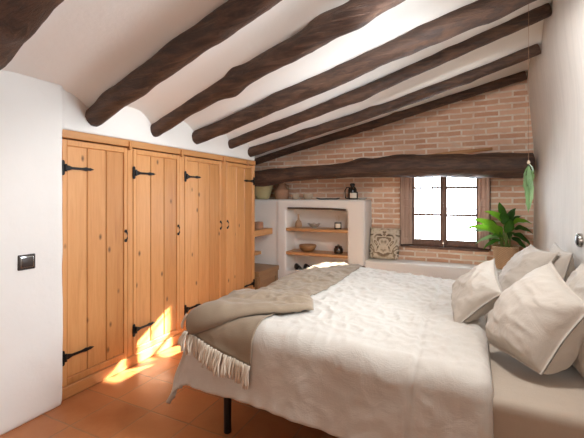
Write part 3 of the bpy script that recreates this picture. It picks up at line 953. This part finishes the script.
# throw across the foot of the bed
TH = thing('throw_blanket', 'taupe woven throw with a cream fringe folded over the foot of the bed', 'throw', (-1.3, 2.4, .69))
TU0, TU1, TV0, TV1 = DX0-.12, -.985, DY0-.255, DY1+.10
def thp(i, j):
    u = TU0+(TU1-TU0)*i; v = TV0+(TV1-TV0)*j + .12*(1-i)**1.3*(1-sstep(0, .16, j))
    u += .02*math.sin(v*2.3)*(1-i) - .085*(1-sstep(0, .55, j))*i
    off = wrink(u, v)+.012+.006*max(0, fbm(u*5, v*5, 2, 1, 3))
    ed = min(1, min(i, 1-i)/.03, min(j, 1-j)/.012); off += .004*(1-ed)
    return surf(u, v, off)[0]
bm = bmesh.new(); grid(bm, 44, 150, thp)
bl = obj('blanket', bm, THR, TH, smooth=True)
face_up(bl); m = bl.modifiers.new('t', 'SOLIDIFY'); m.thickness = .007; m.offset = -1
bake(bl)
# upper folded layer
Q = [(-1.48, 1.65), (-.87, 2.09), (-.95, 2.27), (-1.53, 2.20)]   # near-left, front-right, back-right, back-left
def fold(i, j):
    a = Vector(Q[0]).lerp(Vector(Q[1]), i); b = Vector(Q[3]).lerp(Vector(Q[2]), i); q = a.lerp(b, j)
    q = q + Vector((0, -.08*math.sin(PI*i)*(1-j)+.05*math.sin(PI*i)*j))
    ed = max(0, 1-(abs(2*j-1))**5)*max(0, 1-(max(0, 2*i-1))**8)
    off = wrink(q.x, q.y)+.022+.036*ed**.4+.014*fbm(i*2.2, j*7, 5, 1, 3)*ed + .010*math.sin(j*10+2*i)*ed
    return surf(q.x, q.y, off)[0]
bm = bmesh.new(); grid(bm, 60, 36, fold)
fo = obj('folded_layer', bm, THR, TH, smooth=True)
face_up(fo); m = fo.modifiers.new('t', 'SOLIDIFY'); m.thickness = .007; m.offset = -1
bake(fo)
def tassel(p0, n, L, d):
    bm = bmesh.new()
    for s in range(3):
        pts = []
        q = p0+Vector((random.uniform(-.009, .009), random.uniform(-.003, .003), 0))
        dr = (d+Vector((random.uniform(-.16, .16), random.uniform(-.05, .05), 0))).normalized()
        for k in range(5):
            t = k/4
            pts.append(q+dr*L*t+n*(.006+.004*math.sin(t*3+s))+Vector((.004*math.sin(t*7+s), 0, 0)))
        tube(bm, pts, [.0062, .0068, .0066, .006, .003], 6)
    obj('tassel', bm, FRI, TH, smooth=True)
for k in range(19):
    i = (k+.5)/19
    p = thp(i, 0); q = thp(i, .01); d = (p-q).normalized()
    u = TU0+(TU1-TU0)*i; n = surf(u, TV0, 0)[1]
    tassel(p, n, .112+random.uniform(-.008, .01), d)
for k in range(10):
    j = (k+.5)/10
    p = fold(0, j); q = fold(.02, j); d = (p-q).normalized()*.6+Vector((0, -.2, -.5))
    qq = Vector(Q[0]).lerp(Vector(Q[3]), j); n = surf(qq.x, qq.y, 0)[1]
    tassel(p, n, .09, d.normalized())

# ------------------------------------------------------------------ bench things
pillow('cushion', (-1.040, 4.925, .578+.205), (0, .11, .40), (.5, .03, 0), .40, .42, .12, CUSH,
       'small cushion with a brown ikat print on the bench left of the window', 'cushion', None, 21, .05)

PX, PY, PZ = .345, 4.885, .578
pt = thing('potted_plant', 'leafy green plant in a woven basket on the bench right of the window', 'plant', (PX, PY, PZ))
bm = bmesh.new()
lathe(bm, [(0, .002), (.10, .002), (.108, .01), (.122, .13), (.130, .25), (.136, .258), (.130, .264), (.122, .258), (.115, .14), (.095, .03), (0, .025)], (PX, PY, PZ), 40)
obj('basket', bm, BASK, pt, smooth=True)
bm = bmesh.new(); lathe(bm, [(0, .235), (.118, .228), (.112, .20), (0, .20)], (PX, PY, PZ), 24); obj('soil', bm, SOIL, pt, smooth=True)
def leaf(base, ctrl, tip, L0, w, mat, twist=0.0, droop=.05):
    """a petiole from base to ctrl and a blade from ctrl to tip"""
    base, ctrl, tip = Vector(base), Vector(ctrl), Vector(tip)
    bm = bmesh.new()
    ax = tip-ctrl; L = ax.length; ax.normalize()
    sd = ax.cross(Vector((-.15, -.75, .62)))
    if sd.length < .05: sd = Vector((1, 0, 0))
    sd.normalize(); sd = Matrix.Rotation(twist*.5, 3, ax) @ sd
    nn = sd.cross(ax)
    if nn.z < 0: nn = -nn
    n = 12; rows = []
    for i in range(n+1):
        t = i/n
        ww = w/2*(math.sin(PI*min(1, t**.75))**.8)*(1-.25*t)+.001
        c = ctrl+ax*L*t+nn*(.10*L*math.sin(PI*t))-Vector((0, 0, droop*t*t))
        rows.append([bm.verts.new(c+sd*ww*q+nn*(.22*ww*abs(q)+.006*math.sin(t*14+q*3)*abs(q))) for q in (-1, -.5, 0, .5, 1)])
    for A, B in zip(rows[:-1], rows[1:]):
        for k in range(4): bm.faces.new((A[k], A[k+1], B[k+1], B[k]))
    bmesh.ops.solidify(bm, geom=bm.faces[:], thickness=.0012)
    lf = obj('leaf', bm, mat, pt, smooth=True)
    bm = bmesh.new()
    pts = [base.lerp(ctrl, t)+Vector((0, 0, .04*math.sin(PI*t))) for t in (0, .25, .5, .75, 1)]
    tube(bm, pts, [.006, .0055, .005, .004, .003], 7); obj('stem', bm, STEM, lf, smooth=True)
# (dx, dz) of blade start and tip relative to the basket top, dy towards the room
T0 = PZ+.23
LV = [((-.05, .20, -.03), (-.26, .36, -.06), .085, LEAFB, .5), ((-.06, .16, -.10), (-.30, .28, -.16), .095, LEAFB, .7),
      ((-.02, .30, -.02), (-.15, .44, -.06), .075, LEAFB, .3), ((.0, .33, .0), (-.04, .52, -.03), .07, LEAF, .2),
      ((.03, .30, -.02), (.10, .47, -.05), .075, LEAFD, -.2), ((.05, .28, -.04), (.24, .34, -.08), .075, LEAFB, -.5),
      ((.06, .22, -.06), (.25, .24, -.10), .075, LEAFD, -.6), ((.05, .17, -.08), (.24, .10, -.12), .07, LEAFD, -.6),
      ((.04, .13, -.06), (.21, .03, -.08), .06, LEAFD, -.5), ((-.05, .12, -.05), (-.22, .10, -.12), .06, LEAFP, .6),
      ((-.03, .15, -.08), (-.12, .29, -.17), .10, LEAFB, .2), ((.0, .18, -.09), (.05, .35, -.16), .10, LEAF, -.1),
      ((-.02, .13, -.10), (-.10, .18, -.20), .07, LEAF, .3), ((.02, .12, -.10), (.08, .22, -.19), .07, LEAFD, -.3),
      ((-.06, .22, .02), (-.20, .33, .06), .08, LEAFD, .4), ((.04, .24, .02), (.16, .40, .05), .07, LEAFD, -.4),
      ((-.04, .10, -.09), (-.16, .04, -.15), .055, LEAF, .4), ((.0, .26, -.05), (-.02, .42, -.13), .085, LEAF, .0),
      ((-.07, .15, -.02), (-.27, .22, -.02), .05, LEAFP, .9)]
for k, (c, t, w, mt, tw) in enumerate(LV):
    a = k*2.4
    leaf((PX+.045*math.cos(a), PY+.045*math.sin(a), T0-.004), (PX+c[0]*1.3, PY+c[2]*.8, T0+c[1]*1.05), (PX+t[0]*(1.38 if t[0] < 0 else 1.06)-.01, PY+t[2]*.8, T0+t[1]*1.08), .1, w*1.22, mt, tw,
         .02+.05*abs(t[0])/.25)
for k in range(7):
    a = k*.9+.3
    bm = bmesh.new(); tube(bm, [(PX+.04*math.cos(a), PY+.04*math.sin(a), T0-.004), (PX+.05*math.cos(a), PY+.04*math.sin(a), T0+.1), (PX+.035*math.cos(a+.4), PY+.035*math.sin(a), T0+.22)], [.008, .006, .003], 7)
    obj('stalk', bm, STEM, pt, smooth=True)

# hanging greenery
HX, HY = .368, 3.15
hp = thing('hanging_plant', 'slim green trailing plant hung from the ceiling by a thin cord near the right wall', 'hanging plant', (HX, HY, 1.36))
bm = bmesh.new(); tube(bm, [(HX, HY, 1.66), (HX, HY, ceil_z(HX, HY)+.004)], .0011, 5); obj('cord', bm, TERR, hp)
bm = bmesh.new(); lathe(bm, [(0, 0), (.009, .004), (.011, .016), (.004, .03), (0, .032)], (HX, HY, 1.635), 10); obj('knot', bm, SANDC, hp, smooth=True)
for k in range(14):
    a = k*2.4; top = 1.645-.012*(k % 4)-.018*(k//3); L = .11+.05*((k*7) % 5)/4
    w = .030 if k % 3 else .038
    if k in (3, 7): L = .29; w = .026
    mt = LEAFD if k in (1, 5, 9) else LEAFP
    bm = bmesh.new(); R = []
    for i in range(13):
        t = i/12; ww = w/2*math.sin(PI*min(1, .08+t*.92))**.7*(1+.25*math.sin(t*26+k))
        ox = .026*math.sin(PI*t)*math.cos(a); oy = (-.03 if mt is LEAFP else .03)*abs(math.sin(PI*t)*math.sin(a))
        th_ = a+PI/2+.5*t
        R.append([bm.verts.new((HX+ox+q*ww*math.cos(th_), HY+oy+q*ww*math.sin(th_), top-L*t)) for q in (-1, 0, 1)])
    for A, B in zip(R[:-1], R[1:]):
        for q in range(2): bm.faces.new((A[q], A[q+1], B[q+1], B[q]))
    bmesh.ops.solidify(bm, geom=bm.faces[:], thickness=.002)
    obj('leaf', bm, mt, hp, smooth=True)

# ------------------------------------------------------------------ switches
sw = thing('light_switch', 'square dark bronze light switch on the white wall left of the wardrobe', 'light switch', (XP, 1.34, .998))
bm = bmesh.new(); box(bm, XP-.008, XP+.010, 1.34-.050, 1.34+.050, .998-.047, .998+.047, .008, 3); obj('plate', bm, SWD, sw, smooth=True, angle=40)
bm = bmesh.new(); box(bm, XP+.008, XP+.0125, 1.34-.038, 1.34+.038, .998-.035, .998+.035, .004, 2); obj('bezel', bm, CHROME, sw, smooth=True, angle=40)
bm = bmesh.new(); box(bm, XP+.010, XP+.017, 1.34-.033, 1.34+.033, .998-.030, .998+.030, .004, 2); obj('rocker', bm, SWD, sw, smooth=True, angle=40)
c = (wr(2.97, 1.12), 2.97, 1.12)
rs = thing('wall_switch', 'round dark switch with a chrome rim on the right wall above the pillows', 'wall switch', c)
MR = Matrix.Translation(c) @ Matrix.Rotation(-PI/2, 4, 'Y')
bm = bmesh.new(); lathe(bm, [(0, -.008), (.046, -.008), (.046, .014), (.040, .024), (.034, .024), (.032, .016), (0, .016)], (0, 0, 0), 32, MR); obj('rim', bm, CHROME, rs, smooth=True, angle=40)
bm = bmesh.new(); lathe(bm, [(0, .015), (.031, .015), (.030, .028), (.02, .033), (0, .034)], (0, 0, 0), 28, MR); obj('button', bm, SWD, rs, smooth=True, angle=40)

# ------------------------------------------------------------------ light
w = bpy.data.worlds.new('sky'); S.world = w; w.use_nodes = True
bg = w.node_tree.nodes['Background']; bg.inputs[0].default_value = (.82, .91, 1.0, 1); bg.inputs[1].default_value = 27.0
sun = bpy.data.lights.new('sun', 'SUN'); sun.energy = 100; sun.angle = math.radians(.6); sun.color = (1, .88, .70)
so = bpy.data.objects.new('sun', sun); C.objects.link(so)
SD = Vector((-2.12, -2.85, -1.58))
so.rotation_euler = SD.to_track_quat('-Z', 'Y').to_euler()
pl_ = bpy.data.lights.new('window_portal', 'AREA'); pl_.shape = 'RECTANGLE'; pl_.size = 1.15; pl_.size_y = 1.25
pl_.cycles.is_portal = True
po = bpy.data.objects.new('window_portal', pl_); C.objects.link(po)
po.location = (-.33, 5.42, 1.34); po.rotation_euler = (math.radians(-90), 0, 0)
p2 = bpy.data.lights.new('added_window_portal', 'AREA'); p2.shape = 'RECTANGLE'; p2.size = SY1-SY0; p2.size_y = SZ1-SZ0  # portal for the added window over the bed head
p2.cycles.is_portal = True
q2 = bpy.data.objects.new('added_window_portal', p2); C.objects.link(q2)
q2.location = (.92, (SY0+SY1)/2, (SZ0+SZ1)/2); q2.rotation_euler = (math.radians(90), 0, math.radians(90))
# added fill spot above the view, no fitting, brightens bed top and brick
cl_ = bpy.data.lights.new('overhead_fill', 'SPOT'); cl_.energy = 104; cl_.shadow_soft_size = .12; cl_.color = (.98, .985, 1)
cl_.spot_size = math.radians(168); cl_.spot_blend = .25
cp = bpy.data.objects.new('overhead_fill', cl_); C.objects.link(cp); cp.location = (-.15, 1.92, 2.52)
cp.rotation_euler = Vector((-.05, .45, -1)).to_track_quat('-Z', 'Y').to_euler()
# added soft fill behind the viewer, no window modelled there
ar = bpy.data.lights.new('rear_fill', 'AREA'); ar.shape = 'RECTANGLE'; ar.size = 1.6; ar.size_y = 1.2
ar.energy = 9; ar.color = (1, .96, .91)
ao = bpy.data.objects.new('rear_fill', ar); C.objects.link(ao)
ao.location = (-1.0, YF+.05, 1.6); ao.rotation_euler = (math.radians(90), 0, 0)

# ------------------------------------------------------------------ camera
cam = bpy.data.cameras.new('camera'); co = bpy.data.objects.new('camera', cam); C.objects.link(co)
co.location = (0, 0, 1.4); co.rotation_euler = (PI/2, 0, math.radians(25.94))
cam.sensor_width = 36; cam.lens = 370/584*36; cam.shift_y = -22/584; cam.clip_start = .02
S.camera = co
S.view_settings.view_transform = 'Standard'; S.view_settings.look = 'None'
S.view_settings.gamma = 1; S.view_settings.use_curve_mapping = False
S.view_settings.exposure = 0.2
S.cycles.max_bounces = 10; S.cycles.diffuse_bounces = 6; S.cycles.transparent_max_bounces = 8
S.cycles.caustics_reflective = False; S.cycles.caustics_refractive = False
S.cycles.sample_clamp_indirect = 6
